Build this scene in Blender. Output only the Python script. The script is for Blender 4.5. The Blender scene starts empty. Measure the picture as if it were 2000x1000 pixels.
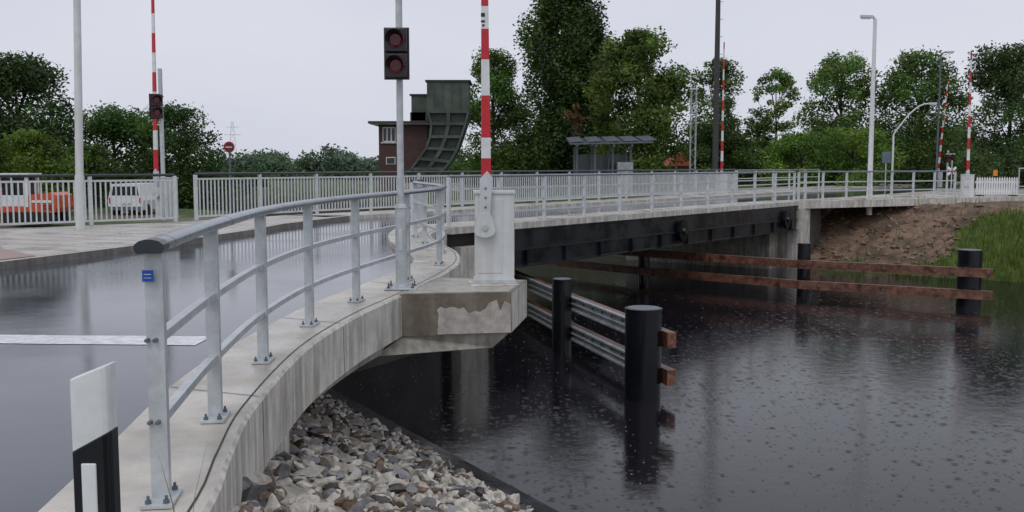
import bpy, math, random
import numpy as np
from mathutils import Vector, Matrix, noise as mnoise
random.seed(7); RNG=np.random.default_rng(11)
scn=bpy.context.scene
F=1944.0; H=1.55
def wx(px,d): return (px-1000)/F*d
def wz(py,d): return H+(325-py)/F*d

# ---------------------------------------------------------------- materials
MATS={}
def mat(name,col,rough=0.5,metal=0.0,var=0.12,scale=6.0,bump=0.0,bscale=40.0,coat=0.0,col2=None,attr=False,spec=None,streak=0,transl=0,rvar=0):
    if name in MATS: return MATS[name]
    m=bpy.data.materials.new(name); m.use_nodes=True
    nt=m.node_tree; N=nt.nodes; L=nt.links
    b=N['Principled BSDF']
    tc=N.new('ShaderNodeTexCoord')
    no=N.new('ShaderNodeTexNoise'); no.inputs['Scale'].default_value=scale; no.inputs['Detail'].default_value=6; no.inputs['Roughness'].default_value=0.65
    L.new(tc.outputs['Object'],no.inputs['Vector'])
    ramp=N.new('ShaderNodeValToRGB')
    c2=col2 if col2 else tuple(c*(1-var*2.2) for c in col)
    c1=col if col2 else tuple(min(1,c*(1+var)) for c in col)
    ramp.color_ramp.elements[0].position=0.34; ramp.color_ramp.elements[1].position=0.66
    ramp.color_ramp.elements[0].color=(*c2,1); ramp.color_ramp.elements[1].color=(*c1,1)
    L.new(no.outputs['Fac'],ramp.inputs['Fac'])
    out=ramp.outputs['Color']
    if streak:
        mp=N.new('ShaderNodeMapping'); mp.inputs['Scale'].default_value=(1,1,.12); L.new(tc.outputs['Object'],mp.inputs[0])
        ns=N.new('ShaderNodeTexNoise'); ns.inputs['Scale'].default_value=9; ns.inputs['Detail'].default_value=5; L.new(mp.outputs[0],ns.inputs['Vector'])
        r2=N.new('ShaderNodeValToRGB'); r2.color_ramp.elements[0].position=.38; r2.color_ramp.elements[1].position=.6
        g=1-streak; r2.color_ramp.elements[0].color=(g,g*.97,g*.92,1); r2.color_ramp.elements[1].color=(1,1,1,1)
        L.new(ns.outputs['Fac'],r2.inputs[0]); mx=N.new('ShaderNodeMix'); mx.data_type='RGBA'; mx.blend_type='MULTIPLY'; mx.inputs[0].default_value=1
        L.new(out,mx.inputs[6]); L.new(r2.outputs[0],mx.inputs[7]); out=mx.outputs[2]
    if attr:
        at=N.new('ShaderNodeAttribute'); at.attribute_name='Col'
        mx=N.new('ShaderNodeMix'); mx.data_type='RGBA'; mx.blend_type='MULTIPLY'; mx.inputs[0].default_value=1
        L.new(at.outputs['Color'],mx.inputs[6]); L.new(out,mx.inputs[7]); out=mx.outputs[2]
    L.new(out,b.inputs['Base Color'])
    b.inputs['Roughness'].default_value=rough; b.inputs['Metallic'].default_value=metal
    if rvar:
        nr=N.new('ShaderNodeTexNoise'); nr.inputs['Scale'].default_value=1.3; nr.inputs['Detail'].default_value=5; L.new(tc.outputs['Object'],nr.inputs['Vector'])
        mr=N.new('ShaderNodeMapRange'); mr.inputs[1].default_value=.38; mr.inputs[2].default_value=.62; mr.inputs[3].default_value=max(.03,rough-rvar); mr.inputs[4].default_value=rough+rvar
        L.new(nr.outputs['Fac'],mr.inputs[0]); L.new(mr.outputs[0],b.inputs['Roughness'])
    if spec is not None: b.inputs['Specular IOR Level'].default_value=spec
    if coat: b.inputs['Coat Weight'].default_value=coat; b.inputs['Coat Roughness'].default_value=0.08
    if bump:
        n2=N.new('ShaderNodeTexNoise'); n2.inputs['Scale'].default_value=bscale; n2.inputs['Detail'].default_value=4
        L.new(tc.outputs['Object'],n2.inputs['Vector'])
        bp=N.new('ShaderNodeBump'); bp.inputs['Strength'].default_value=bump; bp.inputs['Distance'].default_value=0.02
        L.new(n2.outputs['Fac'],bp.inputs['Height']); L.new(bp.outputs['Normal'],b.inputs['Normal'])
    if transl:
        tr=N.new('ShaderNodeBsdfTranslucent'); ms=N.new('ShaderNodeMixShader'); ms.inputs[0].default_value=transl
        g=N.new('ShaderNodeMix'); g.data_type='RGBA'; g.blend_type='MULTIPLY'; g.inputs[0].default_value=1; g.inputs[7].default_value=(1.5,1.7,.8,1)
        L.new(out,g.inputs[6]); L.new(g.outputs[2],tr.inputs[0])
        L.new(b.outputs[0],ms.inputs[1]); L.new(tr.outputs[0],ms.inputs[2]); L.new(ms.outputs[0],N['Material Output'].inputs[0])
    MATS[name]=m; return m

galv=mat('galvanised_steel',(0.54,0.575,0.59),0.38,0.15,0.09,9,0.05,60)
galvd=mat('weathered_galvanised',(0.34,0.37,0.39),0.4,0.25,0.15,4,0.05,40)
galv2=mat('galvanised_rail',(0.62,0.645,0.66),0.4,0.1,0.07,5)
hand=mat('handrail_paint',(0.20,0.235,0.27),0.25,0.2,0.12,6)
dkhand=mat('dark_handrail',(0.035,0.04,0.05),0.35,0.0,0.1,6)
conc=mat('wet_concrete_top',(0.56,0.52,0.45),0.33,0,0.13,1.6,0.15,70,rvar=.2)
concf=mat('concrete_fascia',(0.68,0.655,0.60),0.6,0,0.12,2.6,0.25,30,streak=.33)
concd=mat('concrete_dark',(0.07,0.063,0.055),0.6,0,0.2,1.5,0.2,20)  # shade under the deck is deepened through this near-black base colour
concb=mat('concrete_brown_wet',(0.21,0.18,0.14),0.35,0,0.16,4,0.2,40,streak=.25)
concp=mat('concrete_pillar',(0.42,0.395,0.35),0.7,0,0.16,1.8,0.2,20,streak=.35)
joint=mat('joint_line',(0.05,0.045,0.04),0.7)
black=mat('black_steel',(0.008,0.009,0.012),0.24,0,0.1,4,0.12,8,rvar=.12)
girdm=mat('girder_paint',(0.011,0.013,0.020),0.3,0,0.25,1.4,rvar=.1)
white=mat('white_paint',(0.78,0.80,0.80),0.35,0,0.06,7)
cabm=mat('cabinet_grey',(0.68,0.71,0.72),0.32,0,0.05,3,streak=.10)
red=mat('red_paint',(0.58,0.02,0.03),0.3,0,0.08,8)
wood=mat('wet_timber',(0.19,0.085,0.055),0.4,0,0.35,4,0.35,25)
woodend=mat('timber_end',(0.25,0.115,0.07),0.5,0,0.3,14)
blue=mat('blue_sticker',(0.01,0.09,0.48),0.4)
lens=mat('red_lens',(0.15,0.008,0.020),0.2,0,0.3,40)
sigm=mat('signal_housing',(0.020,0.010,0.014),0.25)
green_st=mat('green_steel',(0.070,0.095,0.072),0.5,0,0.25,0.9)
green_dk=mat('green_steel_dark',(0.026,0.038,0.030),0.6,0,0.2,1.2)
lane=mat('road_paint',(0.78,0.79,0.80),0.25,0,0.16,9,rvar=.1)
bark=mat('bark',(0.07,0.055,0.04),0.9,0,0.3,6)
orange=mat('excavator_orange',(0.62,0.10,0.035),0.35)
rubber=mat('rubber',(0.02,0.02,0.02),0.8)
glass=mat('window_glass',(0.03,0.04,0.045),0.08)
greyst=mat('grey_steel',(0.12,0.14,0.165),0.45,0,0.1,3)
roofm=mat('roof_felt',(0.04,0.04,0.045),0.6)
rooft=mat('roof_tiles',(0.35,0.07,0.03),0.7)
amber=mat('amber_lens',(0.8,0.28,0.02),0.3)
leafm=mat('foliage',(1,1,1),0.5,0,0.0,0.6,col2=(0.66,0.72,0.60),attr=True,spec=0.3,transl=.3)
rockm=mat('rock',(1,1,1),0.33,0,0,14,0.5,26,col2=(0.60,0.57,0.52),attr=True)
grassm=mat('grass_blades',(1,1,1),0.6,0,0,2,col2=(0.6,0.6,0.5),attr=True,spec=0.2,transl=.25)
groundm=mat('ground_cover',(1,1,1),0.8,0,0,2.3,1.0,5,col2=(0.42,0.42,0.40),attr=True,spec=0.2)

def brick(name,c1,c2,mortar,scale,rough=0.7,bw=0.5,rh=0.25,rotx=False,ms=0.015):
    m=bpy.data.materials.new(name); m.use_nodes=True; nt=m.node_tree; N=nt.nodes; L=nt.links
    b=N['Principled BSDF']; tc=N.new('ShaderNodeTexCoord'); mp=N.new('ShaderNodeMapping')
    if rotx: mp.inputs['Rotation'].default_value=(math.radians(90),0,0)
    L.new(tc.outputs['Object'],mp.inputs['Vector'])
    br=N.new('ShaderNodeTexBrick'); br.inputs['Color1'].default_value=(*c1,1); br.inputs['Color2'].default_value=(*c2,1)
    br.inputs['Mortar'].default_value=(*mortar,1); br.inputs['Scale'].default_value=scale
    br.inputs['Brick Width'].default_value=bw; br.inputs['Row Height'].default_value=rh; br.inputs['Mortar Size'].default_value=ms
    L.new(mp.outputs[0],br.inputs['Vector']); L.new(br.outputs['Color'],b.inputs['Base Color'])
    b.inputs['Roughness'].default_value=rough
    return m
brickm=brick('dark_brick',(0.085,0.03,0.025),(0.055,0.022,0.02),(0.07,0.06,0.055),2.0,rotx=True)
paver=brick('red_pavers',(0.40,0.24,0.21),(0.32,0.19,0.165),(0.22,0.17,0.15),2.5,rough=0.33)

def asphalt():
    m=bpy.data.materials.new('wet_asphalt'); m.use_nodes=True; nt=m.node_tree; N=nt.nodes; L=nt.links
    b=N['Principled BSDF']; tc=N.new('ShaderNodeTexCoord')
    n=N.new('ShaderNodeTexNoise'); n.inputs['Scale'].default_value=0.4; n.inputs['Detail'].default_value=6; L.new(tc.outputs['Object'],n.inputs['Vector'])
    r=N.new('ShaderNodeValToRGB'); r.color_ramp.elements[0].position=.35; r.color_ramp.elements[1].position=.7
    r.color_ramp.elements[0].color=(0.038,0.045,0.062,1); r.color_ramp.elements[1].color=(0.070,0.080,0.102,1)
    L.new(n.outputs['Fac'],r.inputs['Fac']); L.new(r.outputs['Color'],b.inputs['Base Color'])
    mr=N.new('ShaderNodeMapRange'); mr.inputs[1].default_value=.42; mr.inputs[2].default_value=.62; mr.inputs[3].default_value=0.015; mr.inputs[4].default_value=0.15
    L.new(n.outputs['Fac'],mr.inputs[0]); L.new(mr.outputs[0],b.inputs['Roughness'])
    n2=N.new('ShaderNodeTexNoise'); n2.inputs['Scale'].default_value=70; n2.inputs['Detail'].default_value=3; L.new(tc.outputs['Object'],n2.inputs['Vector'])
    n3=N.new('ShaderNodeTexNoise'); n3.inputs['Scale'].default_value=4; L.new(tc.outputs['Object'],n3.inputs['Vector'])
    ad=N.new('ShaderNodeMath'); ad.operation='MULTIPLY_ADD'; ad.inputs[1].default_value=2.4; L.new(n3.outputs['Fac'],ad.inputs[0]); L.new(n2.outputs['Fac'],ad.inputs[2])
    bp=N.new('ShaderNodeBump'); bp.inputs['Strength'].default_value=0.065; bp.inputs['Distance'].default_value=0.006
    L.new(ad.outputs[0],bp.inputs['Height']); L.new(bp.outputs[0],b.inputs['Normal'])
    b.inputs['Specular IOR Level'].default_value=0.62
    return m
asph=asphalt()

def watermat():
    m=bpy.data.materials.new('rainy_water'); m.use_nodes=True; nt=m.node_tree; N=nt.nodes; L=nt.links
    b=N['Principled BSDF']; tc=N.new('ShaderNodeTexCoord')
    b.inputs['Base Color'].default_value=(0.010,0.009,0.012,1); b.inputs['Roughness'].default_value=0.08; b.inputs['IOR'].default_value=1.33
    def rings(scale,freq,fall,off):
        mp=N.new('ShaderNodeMapping'); mp.inputs['Location'].default_value=(off,off*1.7,0); L.new(tc.outputs['Object'],mp.inputs['Vector'])
        v=N.new('ShaderNodeTexVoronoi'); v.voronoi_dimensions='2D'; v.inputs['Scale'].default_value=scale; L.new(mp.outputs[0],v.inputs['Vector'])
        s=N.new('ShaderNodeMath'); s.operation='MULTIPLY'; s.inputs[1].default_value=freq; L.new(v.outputs['Distance'],s.inputs[0])
        sn=N.new('ShaderNodeMath'); sn.operation='SINE'; L.new(s.outputs[0],sn.inputs[0])
        f=N.new('ShaderNodeMath'); f.operation='MULTIPLY_ADD'; f.inputs[1].default_value=-fall; f.inputs[2].default_value=1; f.use_clamp=True; L.new(v.outputs['Distance'],f.inputs[0])
        o=N.new('ShaderNodeMath'); o.operation='MULTIPLY'; L.new(sn.outputs[0],o.inputs[0]); L.new(f.outputs[0],o.inputs[1])
        sp=N.new('ShaderNodeSeparateColor'); L.new(v.outputs['Color'],sp.inputs[0])
        pw=N.new('ShaderNodeMath'); pw.operation='POWER'; pw.inputs[1].default_value=4; L.new(sp.outputs[0],pw.inputs[0])
        o2=N.new('ShaderNodeMath'); o2.operation='MULTIPLY'; L.new(o.outputs[0],o2.inputs[0]); L.new(pw.outputs[0],o2.inputs[1])
        return o2.outputs[0]
    a=rings(3.6,44,2.6,0); c=rings(8.5,26,2.2,3.3)
    n=N.new('ShaderNodeTexNoise'); n.inputs['Scale'].default_value=2.4; n.inputs['Detail'].default_value=7; n.inputs['Roughness'].default_value=.62; L.new(tc.outputs['Object'],n.inputs['Vector'])
    c2=N.new('ShaderNodeMath'); c2.operation='MULTIPLY'; c2.inputs[1].default_value=.55; L.new(c,c2.inputs[0])
    s1=N.new('ShaderNodeMath'); s1.operation='ADD'; L.new(a,s1.inputs[0]); L.new(c2.outputs[0],s1.inputs[1])
    s2=N.new('ShaderNodeMath'); s2.operation='MULTIPLY_ADD'; s2.inputs[1].default_value=1.8; L.new(n.outputs['Fac'],s2.inputs[0]); L.new(s1.outputs[0],s2.inputs[2])
    bp=N.new('ShaderNodeBump'); bp.inputs['Strength'].default_value=0.20; bp.inputs['Distance'].default_value=0.012
    L.new(s2.outputs[0],bp.inputs['Height']); L.new(bp.outputs[0],b.inputs['Normal'])
    return m
waterm=watermat()

# ---------------------------------------------------------------- mesh builder
def catmull(pts,n=8):
    P=[Vector(p) for p in pts]; P=[2*P[0]-P[1]]+P+[2*P[-1]-P[-2]]; out=[]
    for i in range(1,len(P)-2):
        for j in range(n):
            t=j/n; a,b,c,d=P[i-1],P[i],P[i+1],P[i+2]
            out.append(0.5*((2*b)+(c-a)*t+(2*a-5*b+4*c-d)*t*t+(3*b-a-3*c+d)*t**3))
    out.append(P[-2]); return out
def resample(pts,n):
    P=[Vector(p) for p in pts]; L=[0]
    for i in range(1,len(P)): L.append(L[-1]+(P[i]-P[i-1]).length)
    out=[];j=0
    for i in range(n):
        s=L[-1]*i/(n-1)
        while j<len(P)-2 and L[j+1]<s: j+=1
        t=(s-L[j])/max(1e-9,L[j+1]-L[j]); out.append(P[j].lerp(P[j+1],min(1,t)))
    return out

class MB:
    def __init__(s): s.v=[];s.f=[];s.m=[];s.sm=[];s.mats=[]
    def mi(s,m):
        if m not in s.mats: s.mats.append(m)
        return s.mats.index(m)
    def add(s,vs,fs,m,sm=False):
        o=len(s.v); s.v+= [tuple(v) for v in vs]; k=s.mi(m)
        for f in fs: s.f.append([o+i for i in f]); s.m.append(k); s.sm.append(sm)
    def box(s,c,size,m,rz=0,rx=0,ry=0):
        R=Matrix.Rotation(rz,3,'Z')@Matrix.Rotation(rx,3,'X')@Matrix.Rotation(ry,3,'Y'); c=Vector(c)
        h=[x/2 for x in size]
        vs=[c+R@Vector((sx*h[0],sy*h[1],sz*h[2])) for sx in(-1,1) for sy in(-1,1) for sz in(-1,1)]
        s.add(vs,[(0,1,3,2),(4,6,7,5),(0,4,5,1),(2,3,7,6),(0,2,6,4),(1,5,7,3)],m)
    def sweep(s,path,prof,m,sm=False,caps=True,closed=True):
        P=[Vector(p) for p in path]; n=len(prof); vs=[]
        for i,p in enumerate(P):
            t=(P[min(i+1,len(P)-1)]-P[max(i-1,0)]).normalized()
            side=t.cross(Vector((0,0,1)))
            if side.length<1e-4: side=Vector((1,0,0))
            side.normalize(); up=side.cross(t)
            for a,b in prof: vs.append(p+side*a+up*b)
        fs=[]
        for i in range(len(P)-1):
            for j in range(n if closed else n-1):
                k=(j+1)%n; fs.append((i*n+j,i*n+k,(i+1)*n+k,(i+1)*n+j))
        s.add(vs,fs,m,sm)
        if caps and closed:
            s.add(vs[:n],[tuple(range(n))],m); s.add(vs[-n:],[tuple(reversed(range(n)))],m)
    def bar(s,p0,p1,w,h,m): s.sweep([p0,p1],[(-w/2,-h/2),(w/2,-h/2),(w/2,h/2),(-w/2,h/2)],m)
    def cyl(s,p0,p1,r0,r1,m,n=14,caps=True):
        p0=Vector(p0);p1=Vector(p1); t=(p1-p0).normalized()
        a=t.orthogonal().normalized(); b=t.cross(a)
        vs=[p+ (a*math.cos(2*math.pi*i/n)+b*math.sin(2*math.pi*i/n))*r for p,r in((p0,r0),(p1,r1)) for i in range(n)]
        s.add(vs,[(i,(i+1)%n,n+(i+1)%n,n+i) for i in range(n)],m,True)
        if caps: s.add(vs[:n],[tuple(reversed(range(n)))],m); s.add(vs[n:],[tuple(range(n))],m)
    def prism(s,poly,z0,z1,m,mside=None):
        n=len(poly); vs=[(p[0],p[1],z0) for p in poly]+[(p[0],p[1],z1) for p in poly]
        s.add(vs,[tuple(range(n,2*n)),tuple(reversed(range(n)))],m)
        s.add(vs,[(i,(i+1)%n,n+(i+1)%n,n+i) for i in range(n)],mside or m)
    def extr(s,poly,vec,m,mside=None):
        n=len(poly); vec=Vector(vec); vs=[Vector(p) for p in poly]+[Vector(p)+vec for p in poly]
        s.add(vs,[tuple(range(n,2*n)),tuple(reversed(range(n)))],m)
        s.add(vs,[(i,(i+1)%n,n+(i+1)%n,n+i) for i in range(n)],mside or m)
    def build(s,name,bevel=0,center=True):
        me=bpy.data.meshes.new(name)
        V=np.array(s.v,float)
        c=np.zeros(3)
        if center:
            c=np.array([(V[:,0].min()+V[:,0].max())/2,(V[:,1].min()+V[:,1].max())/2,V[:,2].min()])
        me.from_pydata((V-c).tolist(),[],s.f)
        for m in s.mats: me.materials.append(m)
        me.polygons.foreach_set('material_index',s.m); me.polygons.foreach_set('use_smooth',s.sm)
        me.update()
        ob=bpy.data.objects.new(name,me); ob.location=c; scn.collection.objects.link(ob)
        if bevel:
            b=ob.modifiers.new('bevel','BEVEL'); b.width=bevel; b.segments=2; b.limit_method='ANGLE'; b.angle_limit=math.radians(50)
        return ob

# ---------------------------------------------------------------- layout frame of the bridge
B=Vector((0.607,0.795)).normalized(); C=Vector((-B.y,B.x)); E0=Vector((0.07,26.9))
def E(k,o=0): p=E0+B*k+C*o; return (p.x,p.y)
BK=20.3
WL=-2.92

# ---------------------------------------------------------------- terrain
def grassy(x,y):
    s=B.x*x+B.y*y; n=mnoise.noise(Vector((x*.45,y*.45,1.3)))
    return (x/y-.385)*14+(45.0-s)*.50+n*1.2-.45
def hland(x,y):
    q=.86*x+.51*y; s=B.x*x+B.y*y; tc=C.x*x+C.y*y
    hq=max(-5,min(-.18,-.53-.48*(q-1.77)))
    edge=20.6 if tc<26 else 20.6+min(16,(tc-26)*.8)
    cap2=-.3 if tc<25 else max(-.95,-.3-(tc-25)*.3)
    h2=max(-5,min(cap2,-2.92+min((tc-17.5)*.7,(edge-s)*.9+ (2 if tc<26 else 0))))
    if tc<17: h2=-5
    h3=max(-5,-2.92+(s-42.0)*.42)
    h3=min(-.16,h3)
    if s>46: h3+=0.12*mnoise.noise(Vector((x*.2,y*.2,0)))-.05
    elif s>42: h3+=0.25*mnoise.noise(Vector((x*.5,y*.5,3)))
    if 41<s<52 and x>14: h3+=.14*mnoise.noise(Vector((x*1.3,y*1.3,3)))
    if s<-30 : hq=-.18
    return max(hq,h2,h3)
def axis(a,b,st,far):
    v=list(np.arange(a,b,st)); r=st; x=v[-1]
    hi=[]
    while x<far: r*=1.25; x+=r; hi.append(x)
    lo=[]; r=st; x=v[0]
    while x>-far: r*=1.25; x-=r; lo.append(x)
    return lo[::-1]+v+hi
xs=axis(-32,40,.4,1800); ys=axis(-6,70,.4,1800)
V=[];COL=[]
for y in ys:
    for x in xs:
        z=hland(x,y); V.append((x,y,z))
        q=.86*x+.51*y; s=B.x*x+B.y*y; tc=C.x*x+C.y*y
        n=mnoise.noise(Vector((x*.35,y*.35,1.3)))
        g=(0.085,0.13,0.038)
        if s>40 and s<58 and x>11 and x<45 and y>5:
            g=(0.245,0.165,0.118) if mnoise.noise(Vector((x*.9,y*.9,7)))>-.15 else (0.15,0.105,0.078)
            if grassy(x,y)>0.3: g=(0.10,0.14,0.036)
        elif 38<s<47 and tc>5: g=(0.05,0.05,0.028)
        elif q>1.0 and s<30 and tc<24: g=(0.50,0.47,0.40)
        elif tc>22 and s<30 and n>0.0: g=(0.22,0.19,0.14)
        COL.append((*g,1))
nx=len(xs); Fc=[(j*nx+i,j*nx+i+1,(j+1)*nx+i+1,(j+1)*nx+i) for j in range(len(ys)-1) for i in range(nx-1)]
me=bpy.data.meshes.new('ground'); me.from_pydata(V,[],Fc); me.materials.append(groundm)
ca=me.color_attributes.new('Col','FLOAT_COLOR','POINT'); ca.data.foreach_set('color',np.array(COL).ravel())
me.polygons.foreach_set('use_smooth',[True]*len(Fc))
ob=bpy.data.objects.new('ground',me); scn.collection.objects.link(ob)
m=MB(); m.add([(-1500,-1500,WL),(1500,-1500,WL),(1500,1500,WL),(-1500,1500,WL)],[(0,1,2,3)],waterm); m.build('water',center=False)

# ---------------------------------------------------------------- walkway
outer=catmull([(-1.15,-4),(-1.2,1),(-1.27,3.0),(-1.38,4.46),(-1.51,5.24),(-1.66,6.35),(-1.74,8.4),(-1.6,10.2),(-1.35,11.7),(-1.1,13.3),(-.9,15),(-.85,16.3),(-1.0,18),(-1.4,19.8),(-1.72,21.5),(-1.85,23),(-1.62,24.7)],8)
inner=catmull([(-1.8,-4),(-1.9,1),(-2.02,3.0),(-2.16,4.46),(-2.28,5.6),(-2.42,6.9),(-2.45,8.25),(-2.3,10.9),(-2.0,12.8),(-1.68,15.0),(-1.62,16.3),(-1.85,17.8),(-2.25,19.4),(-2.6,21),(-2.85,23),(-2.9,25.5)],8)
NW=140
O=resample([(p[0],p[1],0) for p in outer],NW)
I=resample([(p[0],p[1],0) for p in inner],NW)
m=MB()
def strip(a,b,mt,sm=False):
    n=len(a); m.add(list(a)+list(b),[(i,i+1,n+i+1,n+i) for i in range(n-1)],mt,sm)
def off(P,Q,w,z):
    return [Vector((p.x,p.y,0))+(q-p).normalized()*w+Vector((0,0,z)) for p,q in zip(P,Q)]
strip(off(O,I,.025,0),off(I,O,.02,0),conc)
strip(off(O,I,0,-.02),off(O,I,.025,0),concf)
strip(off(O,I,0,-.02),off(O,I,0,-.5),concf,True)
strip(off(O,I,0,-.5),off(O,I,.16,-.5),concf)
strip(off(O,I,.16,-.5),off(O,I,.2,-.68),concp,True)
strip(off(O,I,.2,-.68),off(O,I,.55,-.8),concp)
strip(off(I,O,.02,0),off(I,O,0,-.02),conc)
strip(off(I,O,0,-.02),off(I,O,0,-.3),conc,True)
strip(off(O,I,.085,.003),off(O,I,.098,.003),joint)
for i in range(6,NW-1,15):
    p=O[i]; q=I[i]; t=(O[i+1]-O[i]).normalized()*.006; u=(q-p).normalized()
    for a,b in(((p-u*.003+Vector((0,0,-.03))),(p-u*.003+Vector((0,0,-.49)))),((p+u*.03+Vector((0,0,.004))),(q-u*.03+Vector((0,0,.004))))):
        m.add([a-t,a+t,b+t,b-t],[(0,1,2,3)],joint)
m.build('bridge_walkway')

m=MB()
wl=[p for p in off(O,I,.24,0) if p.y<8.75]
poly=[(p.x,p.y) for p in wl]
last=poly[-1]; poly2=poly+[(last[0]-6,last[1]+1.2),(last[0]-6,last[1]+.8),(last[0]-.35,last[1]-.35)]+[(x-.35,y) for x,y in reversed(poly[:-1])]
m.prism(poly2,-3.5,-.69,concf); m.build('retaining_wall')

# corbel carrying the barrier
m=MB()
top=[(-1.36,11.85),(-.01,12.08),(.20,13.4),(-1.0,13.7)]
m.prism(top,-.5,.006,concb)
tt=[(-1.33,11.9),(-.04,12.12),(.16,13.36),(-.98,13.65)]
m.add([(x,y,.0095) for x,y in tt],[(0,1,2,3)],mat('corbel_top',(0.40,0.37,0.31),0.3,0,0.15,3,0.1,40,rvar=.15))
bt=[(-1.33,11.9),(-.04,12.13),(.15,13.35),(-1.05,13.6)]; bb=[(-1.62,11.6),(-.24,12.16),(-.05,13.2),(-1.4,13.2)]
vs=[(*p,-.503) for p in bt]+[(*p,-.70) for p in bb]
m.add(vs,[(0,1,5,4),(1,2,6,5),(2,3,7,6),(3,0,4,7),(4,5,6,7)],concp)
a=Vector((-.01,12.08));b=Vector((.20,13.4)); nrm=Vector((b.y-a.y,-(b.x-a.x))).normalized()*.003
m.add([(a.x+nrm.x,a.y+nrm.y,-.49),(b.x+nrm.x,b.y+nrm.y,-.49),(b.x+nrm.x,b.y+nrm.y,0),(a.x+nrm.x,a.y+nrm.y,0)],[(0,1,2,3)],concf)
a=Vector((-1.36,11.85));b=Vector((-.01,12.08)); fn=Vector(((b-a).y,-(b-a).x)).normalized()*.004
def fp(t,z): p=a+(b-a)*t+fn; return (p.x,p.y,z)
random.seed(3)
pt=[fp(.34,-.49)]+[fp(.33+.03*random.random(),-.49+.05*i) for i in range(1,7)]
pt+= [fp(.37+.04*i,-.15-.035*random.random()) for i in range(6)]+[fp(.62+.05*i,-.17-.09*random.random()) for i in range(4)]+[fp(.80,-.12),fp(.87,-.08),fp(.9,-.22),fp(.94,-.10),fp(.995,-.14),fp(.998,-.49)]
m.add(pt,[tuple(range(len(pt)))],mat('concrete_dry_patch',(0.46,0.43,0.39),0.8,0,0.15,7,0.2,40))
m.box((-.25,12.95,.014),(.62,.52,.02),concf,rz=.12)
m.build('concrete_corbel',bevel=.01)

# ---------------------------------------------------------------- road, pavements
inx=[(p.x,p.y) for p in I]
roadpoly=inx+[E(k,1.5) for k in (0,5,10,15,20.3)]+[E(22,1.0),E(30,.5),E(80,.5)]+[E(80,7)]+[E(k,6.4) for k in (30,20,10,4,0)]+[(-6.1,26.5),(-6.3,24.1),(-6.75,21.5),(-7.3,19.4),(-7.9,17.2),(-8.4,15.5),(-10,12),(-12,8),(-14,2),(-15,-4)]
m=MB(); m.add([(x,y,-.12) for x,y in roadpoly],[tuple(range(len(roadpoly)))],asph)
m.build('road',center=False)
m=MB()
mid=[((p.x*.45+q.x*.55),(p.y*.45+q.y*.55)) for p,q in zip(O,I) if p.y>8.9]
dk=mid+[E(-1,.5),E(-1,8.0),(-9.4,27.4),(-8.6,20),(-8.4,9.8)]
m.prism(dk,-.75,-.14,concd); m.build('road_deck')
m=MB()
random.seed(21)
fr=[(-2.95-.36*i,9.15+.018*i+random.uniform(-.012,.012),-.116) for i in range(18)]
bk=[(-2.93-.36*i,9.62+.018*i+random.uniform(-.012,.012),-.116) for i in range(18)]
m.add(fr+bk,[(i,i+1,18+i+1,18+i) for i in range(17)],lane)
m.build('stop_line')
kerb=[(-15,-4.0),(-14,2),(-12,8),(-10,12),(-8.4,15.5),(-7.9,17.2),(-7.3,19.4),(-6.75,21.5),(-6.3,24.1),(-6.1,26.5),E(0,6.4)]
kin=[(x-.14,y+.05) for x,y in kerb]
railside=[E(-1,8.2),(-8.7,28.3),(-9.2,27.4),(-12.6,24.3),(-16.4,20.8),(-22,14),(-22,-4)]
kfac=mat('kerb_stone',(0.24,0.225,0.20),0.45,0,0.15,4,0.2,30,streak=.3)
pav=mat('pavement_concrete',(0.50,0.465,0.415),0.34,0,0.10,.8,0.15,60,rvar=.2)
m=MB(); m.prism(kerb+railside,-1.1,0,pav,kfac)
m.add([(x,y,.004) for x,y in kin]+[(x-.012,y,.004) for x,y in kin],[(i,i+1,len(kin)+i+1,len(kin)+i) for i in range(len(kin)-1)],joint)
for i in range(26):
    t=i/25*(len(kin)-2.01)+1; j=int(t); f=t-j
    a=Vector(kin[j]).lerp(Vector(kin[j+1]),f) if j+1<len(kin) else Vector(kin[-1])
    if a.y<15: continue
    b=a+Vector((-3.4,1.6)); w_=Vector((.005,.008))
    m.add([(a.x-w_.x,a.y-w_.y,.004),(a.x+w_.x,a.y+w_.y,.004),(b.x+w_.x,b.y+w_.y,.004),(b.x-w_.x,b.y-w_.y,.004)],[(0,1,2,3)],mat('flag_joint',(.2,.19,.17),.6))
m.build('pavement',bevel=.015)
m=MB(); pp=[(-8.15,17.0),(-8.65,15.6),(-10.3,12.1),(-14,7),(-20,8),(-20,17),(-14.5,21.5),(-12.2,23.2),(-9.5,18.5)]
m.add([(x,y,.008) for x,y in pp],[tuple(range(len(pp)))],paver); m.build('brick_paving')

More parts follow.
